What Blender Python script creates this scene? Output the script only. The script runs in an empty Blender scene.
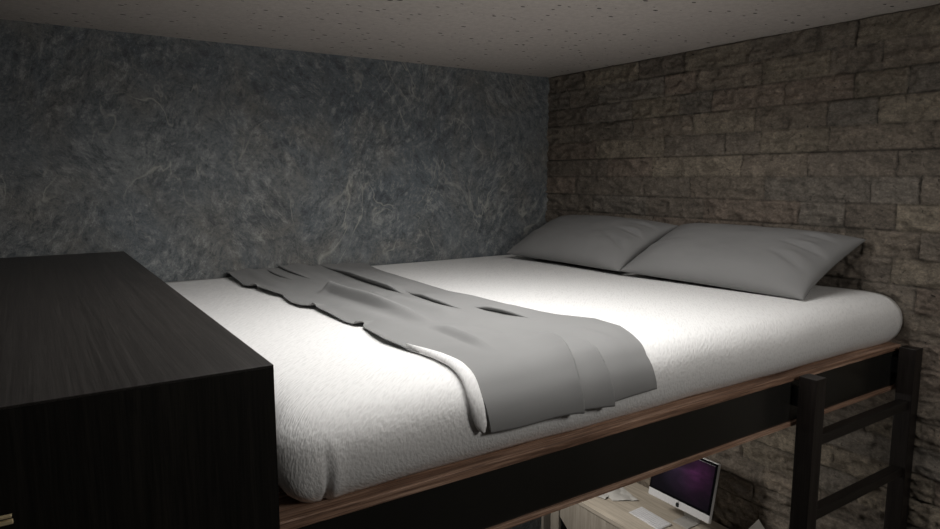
import bpy, bmesh, math, random
import numpy as np
from mathutils import Vector, Matrix, noise as mnoise
random.seed(7); rng = np.random.RandomState(11)
SC = bpy.context.scene; COL = SC.collection
H = 2.3124                       # eye height; all z below are written relative to the eye and lifted by H
XW, YW, ZC = 2.539, 3.0, 0.563   # stone wall, slate wall, ceiling
XB, YB = -2.2, -1.9              # the two walls behind the viewer

# ------------------------------------------------------------------ helpers
def link(o, parent=None):
    COL.objects.link(o)
    if parent is not None: o.parent = parent
    return o
def tag(o, label=None, cat=None, group=None, kind=None):
    if label: o['label'] = label
    if cat: o['category'] = cat
    if group: o['group'] = group
    if kind: o['kind'] = kind
    return o
def empty(name, loc, label, cat, group=None, rot=(0, 0, 0)):
    o = bpy.data.objects.new(name, None); o.empty_display_size = .1
    o.location = loc; o.rotation_euler = rot
    return tag(link(o), label, cat, group)
def from_bm(name, bm, mat, parent=None, smooth=False):
    me = bpy.data.meshes.new(name); bm.normal_update(); bm.to_mesh(me); bm.free()
    if smooth:
        for p in me.polygons: p.use_smooth = True
    me.materials.append(mat)
    return link(bpy.data.objects.new(name, me), parent)
def from_py(name, V, F, mat, parent=None, smooth=True):
    me = bpy.data.meshes.new(name); me.from_pydata([tuple(v) for v in V], [], F); me.update()
    if smooth: me.polygons.foreach_set('use_smooth', [True] * len(me.polygons))
    me.materials.append(mat)
    return link(bpy.data.objects.new(name, me), parent)
def box(bm, a, b, bev=0.0, seg=2, M=None):
    """axis-aligned box between corners a and b, edges bevelled"""
    c = [(a[i] + b[i]) / 2 for i in range(3)]; s = [abs(b[i] - a[i]) for i in range(3)]
    t = bmesh.new(); bmesh.ops.create_cube(t, size=1)
    for v in t.verts: v.co = Vector((v.co.x * s[0] + c[0], v.co.y * s[1] + c[1], v.co.z * s[2] + c[2]))
    if bev: bmesh.ops.bevel(t, geom=t.edges[:], offset=bev, segments=seg, profile=.5, affect='EDGES')
    if M is not None: bmesh.ops.transform(t, matrix=M, verts=t.verts)
    me = bpy.data.meshes.new('tmp'); t.to_mesh(me); t.free(); bm.from_mesh(me); bpy.data.meshes.remove(me)
def boxobj(name, a, b, mat, parent=None, bev=.002, M=None):
    bm = bmesh.new(); box(bm, a, b, bev, M=M)
    return from_bm(name, bm, mat, parent)
def prism(bm, pts, d0, d1, axis):
    """polygon pts (2-D) extruded along an axis from d0 to d1"""
    def P(u, w, d): return {'x': (d, u, w), 'y': (u, d, w), 'z': (u, w, d)}[axis]
    A = [bm.verts.new(P(u, w, d0)) for u, w in pts]; B = [bm.verts.new(P(u, w, d1)) for u, w in pts]
    bm.faces.new(A); bm.faces.new(B[::-1]); n = len(pts)
    for i in range(n): bm.faces.new((A[i], B[i], B[(i + 1) % n], A[(i + 1) % n]))
    bmesh.ops.recalc_face_normals(bm, faces=bm.faces)

# ------------------------------------------------------------------ node materials
class NT:
    def __init__(s, name):
        s.m = bpy.data.materials.new(name); s.m.use_nodes = True; s.t = s.m.node_tree
        s.b = s.t.nodes['Principled BSDF']; s.c = s.n('ShaderNodeTexCoord').outputs['Object']
    def n(s, typ, **k):
        o = s.t.nodes.new(typ)
        for a, v in k.items():
            if a in o.inputs: 
                s.put(o.inputs[a], v)
            else: setattr(o, a, v)
        return o
    def put(s, sock, v):
        if isinstance(v, bpy.types.NodeSocket): s.t.links.new(v, sock)
        else: sock.default_value = v
    def map(s, scale=(1, 1, 1), rot=(0, 0, 0), src=None):
        m = s.n('ShaderNodeMapping'); s.put(m.inputs['Vector'], src or s.c)
        m.inputs['Scale'].default_value = scale; m.inputs['Rotation'].default_value = rot
        return m.outputs[0]
    def noise(s, scale, detail=4, rough=.5, dist=0, vec=None, lac=2.0, typ=None):
        o = s.n('ShaderNodeTexNoise')
        if typ: o.noise_type = typ
        s.put(o.inputs['Vector'], vec or s.c)
        for k, v in (('Scale', scale), ('Detail', detail), ('Roughness', rough), ('Distortion', dist), ('Lacunarity', lac)): o.inputs[k].default_value = v
        return o.outputs['Fac']
    def ramp(s, fac, stops, interp='LINEAR'):
        o = s.n('ShaderNodeValToRGB'); s.put(o.inputs[0], fac); e = o.color_ramp; e.interpolation = interp
        while len(e.elements) < len(stops): e.elements.new(.5)
        for k, (p, c) in enumerate(stops):
            e.elements[k].position = p
            e.elements[k].color = (c, c, c, 1) if isinstance(c, (int, float)) else (*c, 1)
        return o.outputs[0]
    def mix(s, f, a, b, typ='MIX'):
        o = s.n('ShaderNodeMix'); o.data_type = 'RGBA'; o.blend_type = typ
        s.put(o.inputs[0], f)
        for i, v in ((6, a), (7, b)):
            if isinstance(v, tuple) and len(v) == 3: v = (*v, 1)
            s.put(o.inputs[i], v)
        return o.outputs[2]
    def math(s, op, a, b=0.0, c=0.0):
        o = s.n('ShaderNodeMath'); o.operation = op; s.put(o.inputs[0], a); s.put(o.inputs[1], b); s.put(o.inputs[2], c); return o.outputs[0]
    def bump(s, h, strength=.3, dist=.01, prev=None):
        o = s.n('ShaderNodeBump'); s.put(o.inputs['Height'], h); o.inputs['Strength'].default_value = strength; o.inputs['Distance'].default_value = dist
        if prev is not None: s.put(o.inputs['Normal'], prev)
        return o.outputs[0]
    def out(s, color=None, rough=None, normal=None, spec=None, metal=None):
        if color is not None: s.put(s.b.inputs['Base Color'], (*color, 1) if isinstance(color, tuple) else color)
        if rough is not None: s.put(s.b.inputs['Roughness'], rough)
        if normal is not None: s.put(s.b.inputs['Normal'], normal)
        if spec is not None: s.b.inputs['Specular IOR Level'].default_value = spec
        if metal is not None: s.b.inputs['Metallic'].default_value = metal
        return s.m
def plain(name, col, rough=.6, var=.12, scale=30, **k):
    t = NT(name); f = t.noise(scale, 3)
    lo = tuple(c * (1 - var) for c in col); hi = tuple(min(1, c * (1 + var)) for c in col)
    return t.out(t.ramp(f, [(.3, lo), (.7, hi)]), rough, t.bump(f, .08, .002), **k)

# slate wall: mottled blue grey with short fibrous scratches, pale veins and rusty clouds
t = NT('slate')
warp = t.n('ShaderNodeTexNoise'); t.put(warp.inputs['Vector'], t.c); warp.inputs['Scale'].default_value = 3.2; warp.inputs['Detail'].default_value = 4
wv = t.n('ShaderNodeVectorMath'); wv.operation = 'MULTIPLY_ADD'; t.put(wv.inputs[0], warp.outputs['Color']); wv.inputs[1].default_value = (.14,) * 3; t.put(wv.inputs[2], t.c)
W = wv.outputs[0]
def fibres(ang, sc, st, rough=.65, dist=.5):
    return t.noise(sc, 5, rough, dist, t.map((1, 1, st), (0, 0, 0), t.map((1, 1, 1), (0, ang, 0), W)))
cloud = t.noise(1.5, 5, .6, .6)
fa, fb, fc = fibres(.7, 26, .55, .85, .15), fibres(-.5, 30, .55, .85, .15), fibres(1.3, 55, .6, .85, .15)
sel = t.ramp(t.noise(2.2, 3, .5), [(.42, 0.0), (.58, 1.0)])
fib = t.mix(sel, fa, fb)
base = t.ramp(cloud, [(.30, (.135, .157, .176)), (.5, (.178, .196, .208)), (.70, (.222, .236, .238))])
rust = t.ramp(t.noise(2.3, 6, .65, 1.0, t.map((1.1, 1, .8), (0, .4, 0))), [(.46, 0.0), (.66, .6)])
c1 = t.mix(rust, base, (.225, .208, .178))
mot = t.noise(9, 6, .7, .8, W)
c1 = t.mix(t.ramp(mot, [(.34, .55), (.55, 0.0)]), c1, (.060, .072, .086))
c2 = t.mix(t.ramp(fib, [(.38, .75), (.50, 0.0)]), c1, (.062, .072, .082))
c3 = t.mix(t.ramp(fib, [(.53, 0.0), (.64, .6)]), c2, (.42, .43, .41))
c3 = t.mix(t.ramp(fc, [(.54, 0.0), (.70, .5)]), c3, (.33, .335, .32))
c3 = t.mix(t.ramp(fc, [(.32, .6), (.45, 0.0)]), c3, (.04, .048, .055))
vn = t.noise(2.0, 4, .55, 1.2, t.map((1.3, 1, .8)))
line = t.ramp(t.math('ABSOLUTE', t.math('SUBTRACT', vn, .5)), [(0.0, 1.0), (.013, 0.0)])
vm = t.math('MULTIPLY', line, t.ramp(t.noise(3.0, 4, .6), [(.47, 0.0), (.60, .8)]))
c4 = t.mix(vm, c3, (.42, .42, .38))
nb = t.bump(fib, .6, .010); nb = t.bump(fc, .5, .006, nb)
M_slate = t.out(c4, .6, nb, .3)

# rough stone blocks: tone comes from a vertex colour, grain from noise
t = NT('split_stone')
at = t.n('ShaderNodeAttribute'); at.attribute_name = 'tone'
g = t.noise(20, 11, .82, .25, t.map((1, .55, 1)))
g2 = t.noise(110, 6, .8, .1, t.map((1, .7, 1)))
cc = t.mix(1.0, at.outputs['Color'], t.ramp(g, [(.28, (.50, .49, .48)), (.5, (1.0, .99, .97)), (.72, (1.6, 1.56, 1.5))]), 'MULTIPLY')
cc = t.mix(1.0, cc, t.ramp(g2, [(.30, (.55, .54, .53)), (.52, (1.04, 1.03, 1.02)), (.72, (1.7, 1.66, 1.6))]), 'MULTIPLY')
pit = t.noise(46, 5, .7, .6)
cc = t.mix(t.ramp(pit, [(.31, .8), (.39, 0.0)]), cc, (.018, .015, .012))
nb = t.bump(g, .8, .018); nb = t.bump(g2, .5, .005, nb)
M_stone = t.out(cc, .68, nb, .3)

# ceiling: warm grey render with small dark pits
t = NT('pitted_plaster')
v = t.n('ShaderNodeTexVoronoi'); t.put(v.inputs['Vector'], t.map((1, 1.7, 1), (0, 0, .6))); v.inputs['Scale'].default_value = 26; v.inputs['Randomness'].default_value = 1
sel = t.n('ShaderNodeSeparateColor'); t.put(sel.inputs[0], v.outputs['Color'])
rad = t.math('MULTIPLY', t.math('POWER', sel.outputs[0], 3.2), .29)
wob = t.math('MULTIPLY', t.math('SUBTRACT', t.noise(120, 3), .5), .10)
pits = t.math('LESS_THAN', t.math('ADD', v.outputs['Distance'], wob), rad)
tone = t.ramp(t.noise(60, 6, .7), [(.3, (.42, .38, .35)), (.7, (.58, .53, .49))])
tone = t.mix(t.ramp(t.noise(3, 3), [(.35, 0.0), (.7, .35)]), tone, (.48, .43, .40))
M_ceil = t.out(t.mix(t.math('MULTIPLY', pits, .93), tone, (.03, .026, .022)), .85, t.bump(t.noise(90, 5, .7), .5, .004), .2)

# bright linen-white mattress cover, little diagonal weave ripples
t = NT('white_fleece')
r1 = t.noise(240, 1.0, .5, .0, t.map((.14, 1.0, .5), (0, 0, 0), t.map((1, 1, 1), (0, 0, -.75))))
r2 = t.noise(38, 3, .5)
tone = t.ramp(r1, [(.28, (.74, .735, .725)), (.50, (.82, .815, .805))])
nb = t.bump(r1, .5, .003); nb = t.bump(r2, .04, .004, nb)
M_fleece = t.out(tone, .9, nb, .1)
t = NT('grey_cloth')
w1 = t.noise(420, 2, .5); w2 = t.noise(7, 3, .5)
M_cloth = t.out(t.mix(t.ramp(w2, [(.3, 0.0), (.7, .5)]), (.245, .245, .242), (.275, .275, .272)), .85, t.bump(w1, .12, .001), .15)
t = NT('pillow_cloth')
w1 = t.noise(380, 2, .5); w2 = t.noise(5, 3, .5)
M_pillow = t.out(t.mix(t.ramp(w2, [(.3, 0.0), (.7, .4)]), (.215, .213, .210), (.24, .238, .235)), .88, t.bump(t.noise(26, 3, .5), .10, .004, t.bump(w1, .1, .001)), .12)

def wood(name, dark, mid, light, axis, rough=.45, scale=1.0, bumps=.2, spec=.4, k=14):
    t = NT(name)
    sc = [k * scale, k * scale, k * scale]; sc['xyz'.index(axis)] = .55 * scale
    g = t.noise(3.0, 8, .68, .9, t.map(tuple(sc)))
    sc2 = [x * 5 for x in sc]; sc2['xyz'.index(axis)] = 2.2 * scale
    f = t.noise(3.0, 5, .7, .3, t.map(tuple(sc2)))
    c = t.ramp(g, [(.30, dark), (.5, mid), (.70, light)])
    c = t.mix(t.ramp(f, [(.38, .75), (.52, 0.0)]), c, dark)
    return t.out(c, rough, t.bump(f, bumps, .002, t.bump(g, bumps, .003)), spec)
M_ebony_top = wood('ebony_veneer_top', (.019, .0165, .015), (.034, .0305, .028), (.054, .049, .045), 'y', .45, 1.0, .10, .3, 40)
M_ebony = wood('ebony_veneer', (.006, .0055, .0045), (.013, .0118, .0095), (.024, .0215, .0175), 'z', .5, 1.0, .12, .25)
M_walnut = wood('walnut', (.075, .038, .024), (.36, .215, .145), (.74, .51, .38), 'x', .5, 1.1, .3, .4, 20)
M_ladder = wood('blackened_wood', (.010, .008, .007), (.020, .016, .014), (.032, .027, .024), 'z', .42, 1.0, .15, .4)
M_rung = wood('blackened_wood_rung', (.010, .009, .008), (.018, .015, .013), (.030, .025, .022), 'x', .42, 1.0, .15, .4)
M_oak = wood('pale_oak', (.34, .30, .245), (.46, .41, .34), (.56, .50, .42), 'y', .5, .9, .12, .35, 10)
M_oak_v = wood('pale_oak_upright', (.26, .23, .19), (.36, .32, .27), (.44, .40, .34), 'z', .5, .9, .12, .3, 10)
t = NT('black_lacquer')
M_lacq = t.out(t.ramp(t.noise(2.0, 3), [(.35, (.012, .012, .010)), (.7, (.022, .021, .019))]), .24, t.bump(t.noise(9, 2), .05, .002), .45)
M_brass = plain('brass', (.95, .78, .48), .35, .05, 60, metal=.35)
M_alu = plain('brushed_aluminium', (.72, .72, .73), .38, .04, 90, metal=.25)
M_key = plain('white_key', (.62, .62, .64), .5, .04, 80)
M_black = plain('black_plastic', (.006, .006, .006), .45, .1, 60)
M_bezel = plain('black_glass_bezel', (.004, .004, .005), .12, .1, 60)
M_paper = plain('paper', (.50, .49, .465), .85, .06, 40)
M_floor = wood('floor_boards', (.05, .045, .04), (.10, .09, .08), (.15, .135, .12), 'x', .5, .6, .1, .3)
M_wallp = plain('grey_plaster', (.14, .135, .13), .85, .08, 4)
# screen: dark desktop picture with a magenta aurora
t = NT('aurora_screen')
d = t.n('ShaderNodeVectorMath'); d.operation = 'DISTANCE'; t.put(d.inputs[0], t.map((1, 1, 1))); d.inputs[1].default_value = (0, -.065, .185)
glow = t.ramp(d.outputs['Value'], [(.0, 1.0), (.035, .5), (.085, .12), (.16, 0.0)])
d2 = t.n('ShaderNodeVectorMath'); d2.operation = 'DISTANCE'; t.put(d2.inputs[0], t.c); d2.inputs[1].default_value = (0, .02, .175)
glow2 = t.ramp(d2.outputs['Value'], [(.0, .6), (.12, 0.0)])
wisp = t.ramp(t.noise(13, 5, .6, 1.5, t.map((1, .5, 1), (.9, 0, 0))), [(.3, .3), (.7, 1.2)])
cs = t.mix(t.math('MULTIPLY', glow2, wisp), (.016, .012, .018), (.13, .09, .17))
cs = t.mix(t.math('MULTIPLY', glow, wisp), cs, (.30, .07, .26))
t.out((.004, .004, .005), .15, None, .5); t.put(t.b.inputs['Emission Color'], cs); t.b.inputs['Emission Strength'].default_value = .22
M_screen = t.m

def sstep(v): v = np.clip(v, 0, 1); return v * v * (3 - 2 * v)
# ------------------------------------------------------------------ room shell
def slab(name, a, b, mat):
    return tag(boxobj(name, a, b, mat, None, 0), kind='structure')
slab('floor', (XB, YB, -.1), (XW + .1, YW + .1, 0), M_floor)
slab('ceiling', (XB, YB, H + ZC), (XW + .1, YW + .1, H + ZC + .1), M_ceil)
slab('wall_left', (XB, YW, 0), (XW + .1, YW + .1, H + ZC), M_slate)
slab('wall_back', (XB - .1, YB, 0), (XB, YW + .1, H + ZC), M_wallp)
slab('wall_front', (XB, YB - .1, 0), (XW + .1, YB, H + ZC), M_wallp)

# stone wall: height field of split blocks laid in courses of 94 mm
def vnoise(u, v, seed):
    r = np.random.RandomState(seed); G = r.rand(256, 256)
    iu, iv = np.floor(u).astype(int), np.floor(v).astype(int); fu, fv = u - iu, v - iv
    fu = fu * fu * (3 - 2 * fu); fv = fv * fv * (3 - 2 * fv)
    g = lambda a, b: G[a % 256, b % 256]
    return (g(iu, iv) * (1 - fu) + g(iu + 1, iv) * fu) * (1 - fv) + (g(iu, iv + 1) * (1 - fu) + g(iu + 1, iv + 1) * fu) * fv
def fbm(u, v, seed, octv=4, ridged=False, gain=.5):
    s = 0; a = 1; tot = 0
    for o in range(octv):
        n = vnoise(u * 2 ** o + 17.3 * o, v * 2 ** o + 5.1 * o, seed + o)
        if ridged: n = 1 - abs(2 * n - 1)
        s = s + a * n; tot += a; a *= gain
    return s / tot
def stone_wall():
    step = .0065; ch = ZC / 6
    ys = np.arange(YB, YW + step, step); zs = np.linspace(0, H + ZC, int((H + ZC) / step))
    Y, Z = np.meshgrid(ys, zs); zr = Z - H
    row = np.floor(zr / ch).astype(int)
    known = {0: [2.515, 2.216, 1.735, 1.443, 1.125], 1: [2.606, 2.15, 1.817, 1.651, 1.369, 1.02], 2: [2.771, 2.35, 1.985, 1.68, 1.381, 1.201],
             3: [2.679, 2.36, 2.07, 1.896, 1.56, 1.292, 1.112], 4: [2.82, 2.595, 2.161, 1.983, 1.66, 1.38, 1.199], 5: [2.7, 2.326, 2.05, 1.725, 1.291],
             -1: [2.764, 2.269, 1.994, 1.62, 1.206, 1.046], -2: [2.62, 2.244, 1.918, 1.466, 1.292, 1.116], -3: [2.7, 2.398, 2.202, 1.9, 1.619, 1.402, 1.219, 1.031],
             -4: [2.55, 2.1, 1.7, 1.38, 1.117], -5: [2.7, 2.3, 1.95, 1.55, 1.208, 1.031]}
    Hh = np.zeros_like(Y); tone = np.zeros(Y.shape + (3,))
    pal = np.array([(.120, .103, .085), (.130, .113, .091), (.110, .096, .081), (.122, .101, .084), (.112, .101, .088), (.140, .122, .098), (.104, .090, .076)])
    ed = fbm(Y * 30, Z * 30, 90, 2) * .006 - .003
    for r in range(row.min(), row.max() + 1):
        m = row == r
        js = list(known.get(r, []));
        if not js: 
            y = YW - rng.uniform(.1, .5)
            while y > YB: js.append(y); y -= rng.uniform(.17, .5)
        else:
            y = js[-1] - rng.uniform(.2, .5)
            while y > YB: js.append(y); y -= rng.uniform(.17, .5)
        js = np.array(sorted(js + [YW + .01, YB - .3]))
        yy = Y[m] + ed[m]; k = np.searchsorted(js, yy); k = np.clip(k, 1, len(js) - 1)
        dj = np.minimum(yy - js[k - 1], js[k] - yy)
        zz = (zr[m] / ch - r) * ch + ed[m] * .5; dz = np.minimum(zz, ch - zz)
        e = np.minimum(dj, dz)
        off = rng.uniform(-.002, .003, len(js) + 1)[k]; tl = rng.uniform(-.03, .03, len(js) + 1)[k]; tz = rng.uniform(-.06, .06, len(js) + 1)[k]
        su = rng.uniform(0, 200, len(js) + 1)[k]
        n1 = fbm(yy * 13 + su, zz * 26 + su * .7, 3, 4, True, .6)
        n2 = fbm(yy * 34 + su, zz * 48, 9, 3)
        cen = (js[k] + js[k - 1]) / 2
        h = .006 + off + (yy - cen) * tl * .4 + (zz - ch / 2) * tz + (n1 - .5) * .030 + (n2 - .5) * .014
        edge = np.clip(e / .0035, 0, 1) ** .6
        Hh[m] = h * edge - .001 * (1 - edge)
        ct = pal[rng.randint(0, len(pal), len(js) + 1)][k] * 1.6 * rng.uniform(.88, 1.13, len(js) + 1)[k][:, None]
        ct = ct * (.75 + .5 * n1[:, None]) * (.40 + .60 * np.clip(e / .0045, 0, 1))[:, None]
        tone[m] = ct
    V = np.stack([XW - np.clip(Hh, -.012, .03), Y, Z], -1).reshape(-1, 3)
    nr, nc = Y.shape; idx = np.arange(nr * nc).reshape(nr, nc)
    F = np.stack([idx[:-1, :-1], idx[1:, :-1], idx[1:, 1:], idx[:-1, 1:]], -1).reshape(-1, 4)
    me = bpy.data.meshes.new('wall_right'); me.vertices.add(len(V)); me.vertices.foreach_set('co', V.ravel())
    me.loops.add(F.size); me.loops.foreach_set('vertex_index', F.ravel())
    me.polygons.add(len(F)); me.polygons.foreach_set('loop_start', np.arange(0, F.size, 4))
    me.polygons.foreach_set('use_smooth', np.ones(len(F), bool)); me.update(calc_edges=True); me.validate()
    ca = me.color_attributes.new('tone', 'FLOAT_COLOR', 'POINT')
    ca.data.foreach_set('color', np.concatenate([tone.reshape(-1, 3), np.ones((len(V), 1))], 1).ravel().astype(np.float32))
    me.materials.append(M_stone)
    return tag(link(bpy.data.objects.new('wall_right', me)), kind='structure')
stone_wall()

# ------------------------------------------------------------------ wardrobe at the foot of the bed
wd = empty('wardrobe', (-.44, 2.0, 0), 'tall black-brown wood grain wardrobe standing at the foot of the loft bed', 'wardrobe')
def wpart(name, a, b, mat, bev=.0015, parent=wd):
    o = boxobj(name, a, b, mat, parent, bev); o.location = (-wd.location.x, -wd.location.y, 0) if parent is wd else (0, 0, 0); return o
WX0, WX1, WY0, WY1, WZ = -1.19, .307, 1.029, 2.985, H - .2965
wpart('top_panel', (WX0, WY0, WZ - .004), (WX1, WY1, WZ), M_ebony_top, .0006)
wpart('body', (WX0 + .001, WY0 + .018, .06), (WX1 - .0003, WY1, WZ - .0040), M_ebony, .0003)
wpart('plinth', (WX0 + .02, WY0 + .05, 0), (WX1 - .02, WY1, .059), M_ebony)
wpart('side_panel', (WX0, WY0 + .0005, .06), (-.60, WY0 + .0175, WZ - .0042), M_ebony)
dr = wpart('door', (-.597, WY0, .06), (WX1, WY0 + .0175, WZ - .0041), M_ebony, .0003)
hb = bmesh.new()
box(hb, (-.36, WY0 - .030, H - .4449), (-.046, WY0 - .024, H - .4392), .001)
box(hb, (-.36, WY0 - .030, H - .4363), (-.047, WY0 - .024, H - .4325), .001)
for hx in (-.33, -.10): box(hb, (hx, WY0 - .025, H - .443), (hx + .008, WY0 + .002, H - .434), .001)
h = from_bm('handle', hb, M_brass, dr); h['label'] = 'slim brass double bar handle'

# ------------------------------------------------------------------ loft bed: platform, apron with strips, legs
bed = empty('loft_bed', (1.42, 2.0, 0), 'dark loft bed frame with a walnut platform edge and glossy black side rail', 'bed')
def bpart(name, a, b, mat, bev=.0015):
    o = boxobj(name, a, b, mat, bed, bev); o.location = (-bed.location.x, -bed.location.y, 0); return o
BX0, BX1, BYF = .309, XW - .012, 1.062
bpart('platform', (BX0, BYF, H - .603), (BX1, YW - .004, H - .584), M_walnut, .002)
bpart('side_rail', (BX0, BYF + .008, H - .7315), (BX1, BYF + .030, H - .6032), M_lacq)
bpart('rail_edging', (BX0, BYF + .001, H - .7445), (BX1, BYF + .034, H - .7317), M_walnut, .001)
bpart('wall_rail', (BX0, YW - .035, H - .7315), (BX1, YW - .006, H - .6032), M_lacq)
bpart('foot_rail', (BX0, BYF + .034, H - .7315), (BX0 + .025, YW - .036, H - .6032), M_lacq)
for (lx, ly) in ((BX0 + .002, BYF + .036), (BX0 + .002, YW - .10)):
    bpart('leg', (lx + .025, ly, 0), (lx + .085, ly + .06, H - .6034), M_ladder)

# ladder
ld = empty('ladder', (2.195, 1.015, 0), 'black wooden ladder with square posts and bars leaning at the head end of the loft bed', 'ladder')
ld['label'] = 'black wooden ladder with square posts and bars fixed to the bed rail'
def lpart(name, a, b, mat, bev=.002):
    o = boxobj(name, a, b, mat, ld, bev); o.location = (-ld.location.x, -ld.location.y, 0); return o
for lx in (1.857, 2.472):
    lpart('post', (lx, .990, 0), (lx + .052, 1.044, H - .582), M_ladder, .0015)
    lpart('bracket', (lx + .012, 1.0441, H - .68), (lx + .040, 1.0695, H - .625), M_black, .001)
for i in range(6):
    zc = H - .780 - .240 * i
    lpart('rung', (1.905, 1.000, zc - .016), (2.474, 1.034, zc + .016), M_rung, .003)

# ------------------------------------------------------------------ cross-section of the mattress: (y, z) from the slate wall over the near edge
PR = np.array([(2.985, -.436), (2.3, -.432), (1.7, -.424), (1.4, -.416), (1.25, -.411), (1.17, -.411), (1.12, -.418), (1.088, -.436), (1.066, -.466), (1.06, -.508), (1.072, -.55), (1.098, -.582)])
def densify(PR):
    P_ = [2 * PR[0] - PR[1]] + list(PR) + [2 * PR[-1] - PR[-2]]; out = []
    for i in range(1, len(P_) - 2):
        for k in range(12):
            q = k / 12; a, b, c, d = P_[i - 1:i + 3]
            out.append(.5 * (2 * b + (c - a) * q + (2 * a - 5 * b + 4 * c - d) * q * q + (3 * b - a - 3 * c + d) * q ** 3))
    out.append(PR[-1]); out = np.array(out)
    return out, np.r_[0, np.cumsum(np.hypot(*np.diff(out, axis=0).T))]
PD, PL = densify(PR); ATOT = PL[-1]
def surf(x, a, h):
    y = np.interp(a, PL, PD[:, 0]); z = np.interp(a, PL, PD[:, 1]); e = 4e-3
    a1, a0 = np.clip(a + e, 0, ATOT), np.clip(a - e, 0, ATOT)
    ty = np.interp(a1, PL, PD[:, 0]) - np.interp(a0, PL, PD[:, 0]); tz = np.interp(a1, PL, PD[:, 1]) - np.interp(a0, PL, PD[:, 1])
    n = np.hypot(ty, tz) + 1e-9; ny, nz = tz / n, -ty / n
    return np.stack([x, y + h * ny, z + h * nz + H], -1)

def mattress():
    x0, x1, y1 = .322, XW - .022, 2.985
    # rings from the bottom edge up and inward; p = inset from the bulge line y=1.06
    prof = [(PD[i, 0] - 1.06, PD[i, 1]) for i in range(len(PD) - 1, -1, -3)]
    rings = []
    bul = min(p[0] for p in prof)
    nx, ny_, nc = 150, 120, 18
    for (p, z) in prof:
        pts = []
        xa, ya = x0 + p, 1.06 + p
        if z < -.5: xa += (-.5 - z) * .10                              # the foot end tucks in under itself
        r = (.030 + .045 * sstep((z + .58) / .12)) if p < .2 else .075 * max(.15, 1 - (p - .2) * 2)
        for k in range(ny_ + 1): pts.append((xa, y1 + (ya + r - y1) * (k / ny_) ** .8))
        for k in range(1, nc): 
            th = math.pi + math.pi / 2 * k / nc; pts.append((xa + r + r * math.cos(th), ya + r + r * math.sin(th)))
        for k in range(nx + 1): pts.append((xa + r + (x1 - xa - r) * (k / nx) ** 1.8, ya))
        ring = []
        for i, (x, y) in enumerate(pts):
            side = max(0, min(1, (-.415 - z) / .06))
            w = (math.sin(x * 9 + 1) * .0022 + math.sin(x * 23) * .0012) * side
            zt_ = float(np.interp(-max(y, 1.17), -PD[:61, 0], PD[:61, 1])); zz = zt_ + (z + .411 if p < .11 else 0.0)
            # gathered crease where the cover is folded round the corner
            dx = x - (.403 + (z + .5) * -.09); dep = max(0, min(1, (-.46 - z) / .06))
            if y < 1.3:
                cre = -.009 * math.exp(-(dx / .005) ** 2) * dep + .004 * math.exp(-((dx - .016) / .014) ** 2) * dep
            else: cre = 0
            ring.append((x, min(y - cre + w, y1), max(zz, -.5838) + H))
        rings.append(ring)
    V = [q for r in rings for q in r]; n = len(rings[0]); F = []
    for i in range(len(rings) - 1):
        for j in range(n - 1): F.append((i * n + j, i * n + j + 1, (i + 1) * n + j + 1, (i + 1) * n + j))
    # centre, back and head faces
    L = (len(rings) - 1) * n; c = len(V); V.append((x1, y1, rings[-1][0][2])); F.append(tuple(range(L, L + n)) + (c,))
    F.append(tuple([i * n for i in range(len(rings))]) + (c, ) + (len(V),)); V.append((x1, y1, -.5838 + H))
    F.append(tuple([i * n + n - 1 for i in range(len(rings))][::-1]) + (len(V) - 1, c))
    F.append(tuple(range(n))[::-1] + (len(V) - 1,))
    o = from_py('mattress', V, F, M_fleece)
    bm = bmesh.new(); bm.from_mesh(o.data); bmesh.ops.recalc_face_normals(bm, faces=bm.faces); bm.to_mesh(o.data); bm.free()
    m = o.data; 
    for p in m.polygons: p.use_smooth = len(p.vertices) == 4
    return tag(o, 'thick white mattress in a textured cover lying on the loft bed platform', 'mattress')
mattress()

# ------------------------------------------------------------------ grey throw laid across the mattress
LEFT = [(-.01, .70), (.12, .695), (.238, .692), (.33, .684), (.386, .698), (.405, .716), (.44, .710), (.579, .722), (.65, .738), (.713, .727), (.80, .718), (.88, .724), (.915, .742), (.94, .754), (.99, .748), (1.073, .747), (1.2, .744), (1.262, .753), (1.272, .773), (1.30, .757), (1.413, .735), (1.494, .724), (1.61, .730), (1.706, .742), (1.80, .752), (1.85, .745), (1.90, .736), (1.96, .738), (1.99, .742)]
RIGHT = [(-.01, 1.36), (.063, 1.352), (.47, 1.307), (.912, 1.286), (1.1, 1.30), (1.25, 1.298), (1.388, 1.288), (1.498, 1.312), (1.608, 1.35), (1.729, 1.326), (1.842, 1.265), (1.906, 1.237), (1.953, 1.235), (1.99, 1.238)]
def pl_dist(X, A, pts, w0=None):
    """signed distance (positive to the right, +x) to a polyline of (x, a), and a 0..1 end fade"""
    best = np.full(X.shape, 9.0); sgn = np.zeros_like(X); tt = np.zeros_like(X)
    n = len(pts) - 1
    for i in range(n):
        (x0, a0), (x1, a1) = pts[i], pts[i + 1]; dx, da = x1 - x0, a1 - a0; L2 = dx * dx + da * da
        raw = ((X - x0) * dx + (A - a0) * da) / L2; q = np.clip(raw, 0, 1)
        ex, ea = X - (x0 + q * dx), A - (a0 + q * da); d = np.hypot(ex, ea); m = d < best
        best[m] = d[m]; sgn[m] = np.sign(ex * da - ea * dx)[m]; tt[m] = ((i + q) / n)[m]
    return best * sgn, tt
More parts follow.
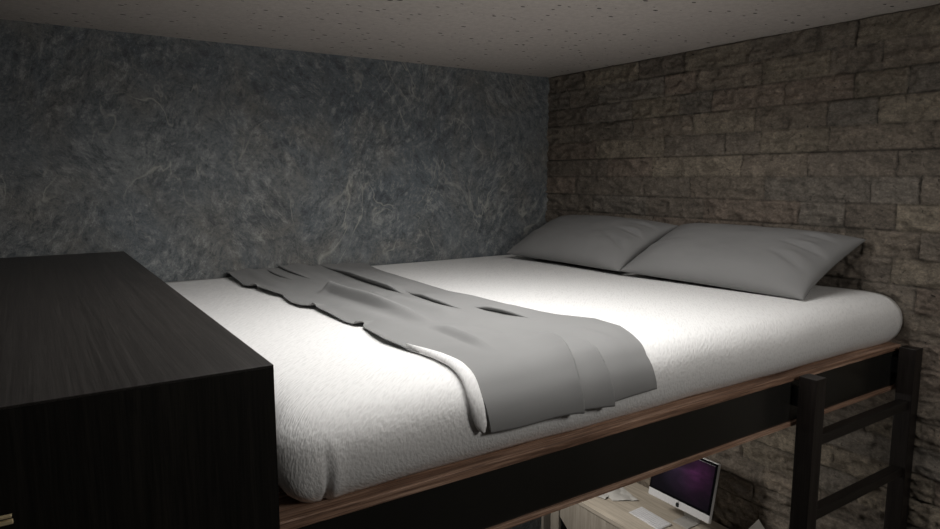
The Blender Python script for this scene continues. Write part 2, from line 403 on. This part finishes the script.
def throw():
    nu, nv = 420, 520; AE = 1.985
    s = np.linspace(0, 1, nu); a = np.linspace(0.0, AE, nv)
    S_, A = np.meshgrid(s, a)
    lx = np.interp(A, *np.array(LEFT).T); rx = np.interp(A, *np.array(RIGHT).T)
    X = lx + (rx - lx) * S_
    h = .011 + .006 * (fbm(X * 6, A * 2.2, 40, 3) - .5)
    h += .012 * (fbm(X * 13 + 3, A * 1.3, 50, 2) - .45) * sstep((1.75 - A) / .5)
    def step(pts, amp, right=.09, sharp=.009, fa=.15, fb=.15):
        d, q = pl_dist(X, A, pts)
        f = sstep(q / fa) * sstep((1 - q) / fb)
        return amp * f * np.where(d > 0, sstep(d / sharp) * np.exp(-np.clip(d - sharp, 0, 9) / right), 0)
    DX = np.zeros_like(X)
    def slit(pts, amp, fa, fb, over=.020, w=.09):
        d, q = pl_dist(X, A, pts); f = sstep(q / fa) * sstep((1 - q) / fb)
        g = sstep((d + .002) / .0045)
        DX[:] -= over * f * g * np.exp(-np.clip(d, 0, 9) / .035)
        return amp * f * g * np.exp(-np.clip(d, 0, 9) / w)
    def ridge(pts, amp, w, fa=.2, fb=.25, asym=1.0):
        d, q = pl_dist(X, A, pts); f = sstep((q + .02) / fa) * sstep((1.02 - q) / fb)
        return amp * f * np.exp(-(d / np.where(d < 0, w * asym, w)) ** 2)
    h += slit([(1.128, -.1), (1.125, .307), (1.106, .601), (1.085, .95)], .024, .55, .15)
    h += slit([(1.118, .84), (1.114, 1.02), (1.092, 1.15), (1.092, 1.32)], .017, .45, .3)
    h += slit([(1.140, 1.27), (1.158, 1.40), (1.170, 1.55)], .014, .45, .4)
    h += slit([(.940, -.15), (.938, .10), (.950, .42)], .011, .3, .4, .010, .05)
    h += slit([(.865, .02), (.872, .18), (.885, .36)], .009, .3, .5, .006, .05)
    h += ridge([(1.02, -.1), (1.00, .3), (.985, .62)], .009, .028, .1, .5)
    h += ridge([(.775, .05), (.785, .35), (.80, .62)], .007, .03, .3, .5)
    h += ridge([(.80, .95), (.815, 1.15), (.84, 1.35)], .007, .028, .3, .4)
    h += ridge([(.97, 1.45), (.955, 1.62), (.93, 1.85)], .008, .035, .3, .5)
    h += ridge([(1.19, 1.62), (1.17, 1.80), (1.16, 1.98)], .006, .03, .3, .5)
    h += step([(.862, .70), (.866, .90), (.876, 1.15), (.90, 1.34)], .020, .035, .022, .08, .5)
    h += .010 * np.exp(-((X - .868) / .018) ** 2 - ((A - .735) / .03) ** 2)
    h += ridge([(.885, .68), (.892, .90), (.90, 1.15), (.91, 1.32), (.925, 1.47)], .022, .024, .10, .35)
    h += step([(.965, .60), (.985, .80), (1.005, .93)], .010, .04, .012, .3, .3)
    h += ridge([(1.00, .95), (1.01, 1.15), (1.03, 1.40)], .020, .035)
    h += step([(.878, 1.42), (.862, 1.62), (.838, 1.80)], .015, .06, .03, .3, .4)
    h += ridge([(.80, -.1), (.79, .3)], .008, .025, .1, .5)
    h += ridge([(1.24, -.1), (1.21, .5), (1.18, .9)], .006, .03)
    h += ridge([(1.20, 1.0), (1.21, 1.35), (1.20, 1.6)], .006, .045)
    # creases falling over the near edge (lapped layers: high on the left, low on the right)
    for pts, amp in (([(1.072, 1.60), (1.055, 1.74), (1.020, 1.83), (.993, 1.886), (.978, 1.93), (.976, 2.02)], .023), ([(1.115, 1.76), (1.082, 1.865), (1.074, 1.91), (1.072, 1.94), (1.076, 2.02)], .023)):
        d, q = pl_dist(X, A, pts)
        h += amp * sstep(q / .35) * np.where(d < 0, np.exp(d / .06), np.clip(1 - d / .0035, 0, 1))
    # edges: the left border stands proud of the mattress, waves a little; the cloth piles up against the wall
    eL = (X - lx); h += (-.002 + .003 * np.sin(A * 14)) * np.exp(-(eL / .05) ** 2) * sstep((1.9 - A) / .2)
    for ac in (.395, .93, 1.265): h += .010 * np.exp(-((A - ac) / .012) ** 2 - (eL / .020) ** 2)
    h += np.exp(-(A / .10) ** 2) * (.004 + .012 * fbm(X * 22, A * 0, 60, 2))
    h -= .006 * np.exp(-((rx - X) / .03) ** 2)
    h = np.maximum(h, .0045)
    h *= np.where(A > 1.8, 1 - .25 * sstep((A - 1.8) / .15), 1)
    h += .008 * sstep((A - 1.90) / .09)
    A2 = A + .002 * np.sin(X * 25) * sstep((A - 1.9) / .08)
    V = surf(X + DX, A2, h).reshape(-1, 3)
    V[:, 1] = np.minimum(V[:, 1], 2.994)
    idx = np.arange(nu * nv).reshape(nv, nu)
    F = np.stack([idx[:-1, :-1], idx[1:, :-1], idx[1:, 1:], idx[:-1, 1:]], -1).reshape(-1, 4).tolist()
    root = empty('throw_blanket', (1.03, 2.0, H - .43), 'thin grey throw blanket with loose folds lying across the white mattress', 'blanket')
    o = from_py('cover', V - np.array(root.location), F, M_cloth, root)
    md = o.modifiers.new('thick', 'SOLIDIFY'); md.thickness = .003; md.offset = 1
    # white fleece reverse rolled out along the left edge of the near end
    c0 = np.array([(.736, 1.60, .001), (.743, 1.652, .007), (.749, 1.72, .013), (.746, 1.80, .016), (.734, 1.86, .017), (.722, 1.91, .0165), (.720, 1.950, .016), (.724, 1.970, .013), (.726, 1.981, .005)])
    tq = np.linspace(0, len(c0) - 1, 90); c = np.stack([np.interp(tq, range(len(c0)), c0[:, k]) for k in range(3)], -1)
    ker = np.ones(7) / 7; 
    for k in range(3): c[3:-3, k] = np.convolve(c[:, k], ker, 'valid')
    V2 = []; n2 = 20
    for (x, a_, r) in c:
        for k in range(n2):
            th = 2 * math.pi * k / n2
            hh = .0095 + .0085 * math.sin(th)
            V2.append(surf(np.array(x + r * math.cos(th)), np.array(min(a_, 1.999)), np.array(hh)))
    V2 = np.array(V2); F2 = []
    for i in range(len(c) - 1):
        for k in range(n2): F2.append((i * n2 + k, i * n2 + (k + 1) % n2, (i + 1) * n2 + (k + 1) % n2, (i + 1) * n2 + k))
    F2.append(tuple(range(n2))[::-1]); F2.append(tuple(range((len(c) - 1) * n2, len(c) * n2)))
    o2 = from_py('fleece_hem', V2 - np.array(root.location), F2, M_fleece, root); o2['label'] = 'white fleece underside turned out at the edge'
throw()

# ------------------------------------------------------------------ pillows
def pillow_mesh(name, w, d, th, seed):
    """w along local y, d along local x, lying flat at z=0; corners drawn out to points"""
    N = 90; u = np.linspace(-1, 1, N); U, Vv = np.meshgrid(u, u)
    pull = lambda q, e: 1 - e * (1 - q ** 2) ** 1.2 * 1.0
    X = U * d / 2 * (1 - .085 * (1 - Vv ** 2) * abs(U) ** 1.5) ; Y = Vv * w / 2 * (1 - .055 * (1 - U ** 2) * abs(Vv) ** 1.5)
    prof = (np.clip(1 - abs(U) ** 2.8, 0, 1) * np.clip(1 - abs(Vv) ** 3.0, 0, 1)) ** .52
    r = np.random.RandomState(seed); wr = np.zeros_like(U)
    # creases radiating from the corners and short ends
    for (cu, cv, ang, ln, amp, wd_) in [(-.32, -.70, 1.0, .16, .008, .04), (.10, -.74, .35, .16, .010, .04), (.50, -.76, -.1, .14, .006, .04), (-.1, .84, 2.8, .18, .005, .05)]:
        ca, sa = math.cos(ang), math.sin(ang); du, dv = U - cu, (Vv - cv)
        al, ac = du * sa * .6 + dv * ca, du * ca - dv * sa * .6
        ac = ac + .35 * al * al
        wr += -amp * np.exp(-(ac / wd_) ** 2 - (al / ln) ** 2) + amp * .8 * np.exp(-((ac - .11) / .07) ** 2 - (al / ln) ** 2)
    wr += .010 * (fbm(U * 3 + 9, Vv * 3 + 9, seed, 3) - .5)
    f = np.clip(prof * 1.6, 0, 1)
    top = prof * th * .62 + wr * f
    bot = -prof * th * .38
    def g(Z): return np.stack([X, Y, Z], -1).reshape(-1, 3)
    Vt, Vb = g(top), g(bot); V = np.concatenate([Vt, Vb]); idx = np.arange(N * N).reshape(N, N)
    F = np.stack([idx[:-1, :-1], idx[:-1, 1:], idx[1:, 1:], idx[1:, :-1]], -1).reshape(-1, 4).tolist()
    F += [tuple(N * N + q for q in f_[::-1]) for f_ in F]
    me = bpy.data.meshes.new(name); me.from_pydata([tuple(v) for v in V], [], F)
    bm = bmesh.new(); bm.from_mesh(me); bmesh.ops.remove_doubles(bm, verts=bm.verts, dist=1e-5); bm.to_mesh(me); bm.free()
    me.polygons.foreach_set('use_smooth', [True] * len(me.polygons)); me.materials.append(M_pillow); return me
def pillow(cx, cy, cz, rot, label, seed, w=.83, d=.43, th=.135):
    o = bpy.data.objects.new('pillow', pillow_mesh('pillow', w, d, th, seed)); link(o)
    o.location = (cx, cy, H + cz); o.rotation_euler = rot
    tag(o, label, 'pillow', 'grey pillows at the head of the bed')
pillow(2.312, 1.606, -.314, (0, math.radians(-25), math.radians(0)), 'grey pillow nearer the ladder, overlapping its neighbour', 5)
pillow(2.312, 2.432, -.316, (0, math.radians(-25), math.radians(0)), 'grey pillow in the corner by the slate wall', 8)

# ------------------------------------------------------------------ desk under the bed and the things on it
DZ = H - 1.5624
dk = empty('desk', (2.32, 2.1, 0), 'pale oak desk under the loft bed against the stone wall', 'desk')
def dpart(name, a, b, mat, bev=.0015):
    o = boxobj(name, a, b, mat, dk, bev); o.location = (-dk.location.x, -dk.location.y, 0); return o
dpart('desktop', (2.130, 1.22, DZ - .022), (XW - .028, 2.62, DZ), M_oak)
bm = bmesh.new()
zt = DZ - .0223
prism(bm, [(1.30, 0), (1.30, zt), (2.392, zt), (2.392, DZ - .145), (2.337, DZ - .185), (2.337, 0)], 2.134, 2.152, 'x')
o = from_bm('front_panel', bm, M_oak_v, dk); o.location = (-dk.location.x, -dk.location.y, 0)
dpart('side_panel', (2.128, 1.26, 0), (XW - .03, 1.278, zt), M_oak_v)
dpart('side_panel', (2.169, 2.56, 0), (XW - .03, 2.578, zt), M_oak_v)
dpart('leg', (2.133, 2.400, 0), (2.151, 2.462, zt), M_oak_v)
cb = empty('computer_tower', (2.33, 2.46, 0), 'black computer tower with vent holes standing under the oak desk', 'computer')
bm = bmesh.new(); box(bm, (-.10, -.09, .02), (.16, .09, .60), .006)
from_bm('case', bm, M_black, cb)
bm = bmesh.new()
for i in range(9):
    for j in range(5): box(bm, (-.102, -.05 + j * .024, .30 + i * .03), (-.0995, -.041 + j * .024, .312 + i * .03), 0)
from_bm('vent', bm, plain('dark_grey_mesh', (.05, .05, .052), .5), cb)
for (fx, fy) in ((-.08, -.07), (-.08, .07), (.14, -.07), (.14, .07)): boxobj('foot', (fx - .012, fy - .012, 0), (fx + .012, fy + .012, .0205), M_black, cb, .002)

def im_local():
    W, T = .338, .018                       # width along y, thickness
    root = empty('desktop_computer', (2.385, 1.825, DZ), 'slim aluminium all-in-one computer with a magenta aurora on its black screen', 'computer')
    tilt = Matrix.Translation((-.062, 0, .090)) @ Matrix.Rotation(math.radians(11), 4, 'Y')
    bm = bmesh.new(); box(bm, (0, -W / 2, 0), (T, W / 2, .262), .006, 3, tilt); hs = from_bm('housing', bm, M_alu, root)
    bm = bmesh.new(); box(bm, (-.0012, -W / 2 + .003, .036), (.001, W / 2 - .003, .259), .0006, 1, tilt); from_bm('bezel', bm, M_bezel, root)
    me_bm = bmesh.new(); box(me_bm, (-.0022, -W / 2 + .014, .047), (0, W / 2 - .014, .248), 0)
    sc = from_bm('screen', me_bm, M_screen, root); sc.matrix_local = tilt
    # fruit-shaped emblem on the chin: body with a bite, plus a leaf
    pts = []
    for k in range(40):
        th = 2 * math.pi * k / 40; r = .0098 * (1 + .10 * math.cos(2 * th) * -1); y, z = r * math.cos(th), r * math.sin(th) * 1.02
        if z > 0: z -= .0022 * math.exp(-(y / .0025) ** 2)
        else: z += .0013 * math.exp(-(y / .0022) ** 2)
        dd = math.hypot(y + .0118, z - .001)                    # bite on the right as the viewer sees it (-y)
        if dd < .0052: y += (.0052 - dd) * 1.0
        pts.append((y, z + .0165))
    bm = bmesh.new(); prism(bm, pts, -.0016, .0005, 'x')
    leaf = [(-.0002, .0272), (-.0008, .0292), (-.0026, .0314), (-.0048, .0322), (-.0044, .0298), (-.0026, .0278)]
    prism(bm, leaf, -.0016, .0005, 'x'); bmesh.ops.transform(bm, matrix=tilt, verts=bm.verts)
    o = from_bm('emblem', bm, M_black, root); o['label'] = 'black bitten-fruit emblem on the chin'
    bm = bmesh.new()
    prism(bm, [(.045, .003), (.055, .003), (.004, .150), (-.010, .150)], -.040, .040, 'y')
    box(bm, (-.035, -.042, 0), (.055, .042, .004), .0015)
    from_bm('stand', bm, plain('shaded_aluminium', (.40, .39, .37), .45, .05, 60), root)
im_local()

kb = empty('keyboard', (2.281, 1.940, DZ), 'slim white keyboard lying on the oak desk in front of the screen', 'keyboard', rot=(0, 0, math.radians(-3)))
KW, KD = .185, .084
bm = bmesh.new(); prism(bm, [(-KD / 2, 0), (KD / 2, 0), (KD / 2, .0085), (-KD / 2, .003)], -KW / 2, KW / 2, 'y'); bmesh.ops.bevel(bm, geom=bm.edges[:], offset=.001, segments=2, affect='EDGES'); from_bm('base', bm, M_alu, kb)
kmesh = bmesh.new(); box(kmesh, (-.0052, -.0050, 0), (.0052, .0050, .0022), .0008, 1); kme = bpy.data.meshes.new('key'); kmesh.to_mesh(kme); kmesh.free(); kme.materials.append(M_key)
smesh = bmesh.new(); box(smesh, (-.0052, -.034, 0), (.0052, .034, .0022), .0008, 1); sme = bpy.data.meshes.new('space_key'); smesh.to_mesh(sme); smesh.free(); sme.materials.append(M_key)
for r in range(6):
    x = -KD / 2 + .010 + r * .0128; z = .003 + (x + KD / 2) / KD * .0055 - .0002
    for c in range(14):
        y = -KW / 2 + .0095 + c * .01277
        if r == 0 and 4 <= c <= 9:
            if c == 4:
                o = link(bpy.data.objects.new('space_key', sme), kb); o.location = (x, y + .032, z); o.rotation_euler = (0, -.065, 0)
            continue
        o = link(bpy.data.objects.new('key', kme), kb); o.location = (x, y, z); o.rotation_euler = (0, -.065, 0)

def crumpled(name, outline, loc, seed, amp, label, tilt=None):
    """thin sheet: outline corner points in metres, folded by ridged noise"""
    n = 22; a, b, c, d = [np.array(p, float) for p in outline]; V = []
    for i in range(n):
        for j in range(n):
            u, v = i / (n - 1), j / (n - 1)
            p = (a * (1 - u) + b * u) * (1 - v) + (d * (1 - u) + c * u) * v
            e = 1 - max(abs(2 * u - 1), abs(2 * v - 1)) ** 3 * .5
            z = abs(mnoise.noise((p[0] * 16 + seed, p[1] * 16, seed))) * amp * 1.8 * e + .0015
            V.append((p[0], p[1], z))
    F = [(i * n + j, (i + 1) * n + j, (i + 1) * n + j + 1, i * n + j + 1) for i in range(n - 1) for j in range(n - 1)]
    o = from_py(name, V, F, M_paper, None, False); o.location = loc
    if tilt: o.rotation_euler = tilt
    md = o.modifiers.new('thick', 'SOLIDIFY'); md.thickness = .0006
    return tag(o, label, 'paper')
crumpled('paper_sheet', [(-.075, -.02), (-.045, .10), (.085, .10), (.03, -.09)], (2.335, 2.175, DZ + .001), 3.3, .008, 'white crumpled sheet of paper on the oak desk left of the keyboard')
crumpled('paper_sheet', [(-.06, -.06), (-.09, .06), (.03, .06), (.05, -.03)], (2.300, 2.245, DZ + .001), 9.1, .008, 'smaller creased paper sheet half hidden under the bed rail on the oak desk')
# a card leaning on the stone wall, seen corner-up
card = bmesh.new(); prism(card, [(0, -.0625), (.045, 0), (0, .0625), (-.045, 0)], -.0012, .0012, 'x')
o = from_bm('paper_card', card, M_paper); o.location = (2.480, 1.540, H - 1.5624 + .0625); o.rotation_euler = (0, 0, math.radians(32)); o.location.y -= .012
tag(o, 'blank white square card propped on its corner beside the stone wall', 'card')

# ------------------------------------------------------------------ light
def area(name, loc, target, size, power, col=(1, 1, 1), spread=180, shape='DISK'):
    l = bpy.data.lights.new(name, 'AREA'); l.shape = shape; l.size = size; l.energy = power; l.color = col; l.spread = math.radians(spread)
    o = link(bpy.data.objects.new(name, l)); o.location = loc
    o.rotation_euler = (Vector(target) - Vector(loc)).to_track_quat('-Z', 'Y').to_euler(); return o
area('bed_lamp', (1.05, 1.45, H + .54), (1.05, 1.50, 0), 1.1, 15.5, (1.0, .985, .965), 160)
area('room_lamp', (1.5, -.6, H + .45), (1.5, 1.2, H - .6), .5, 11, (1.0, .97, .93), 180)
area('desk_lamp', (1.55, 2.35, H - .78), (2.1, 1.95, H - 1.6), .30, 5.5, (1.0, .96, .9), 140)
w = bpy.data.worlds.new('world'); SC.world = w; w.use_nodes = True
w.node_tree.nodes['Background'].inputs[0].default_value = (.5, .5, .52, 1); w.node_tree.nodes['Background'].inputs[1].default_value = .02

# ------------------------------------------------------------------ camera
cam = bpy.data.cameras.new('camera'); co = link(bpy.data.objects.new('camera', cam)); SC.camera = co
cam.sensor_width = 36; cam.lens = 36 * 663.5 / 940; cam.clip_start = .02
p, ya = .13116, .98508
f = Vector((math.cos(ya) * math.cos(p), math.sin(ya) * math.cos(p), -math.sin(p)))
co.location = (0, 0, H); co.rotation_euler = f.to_track_quat('-Z', 'Y').to_euler()
SC.view_settings.view_transform = 'Standard'; SC.view_settings.look = 'None'
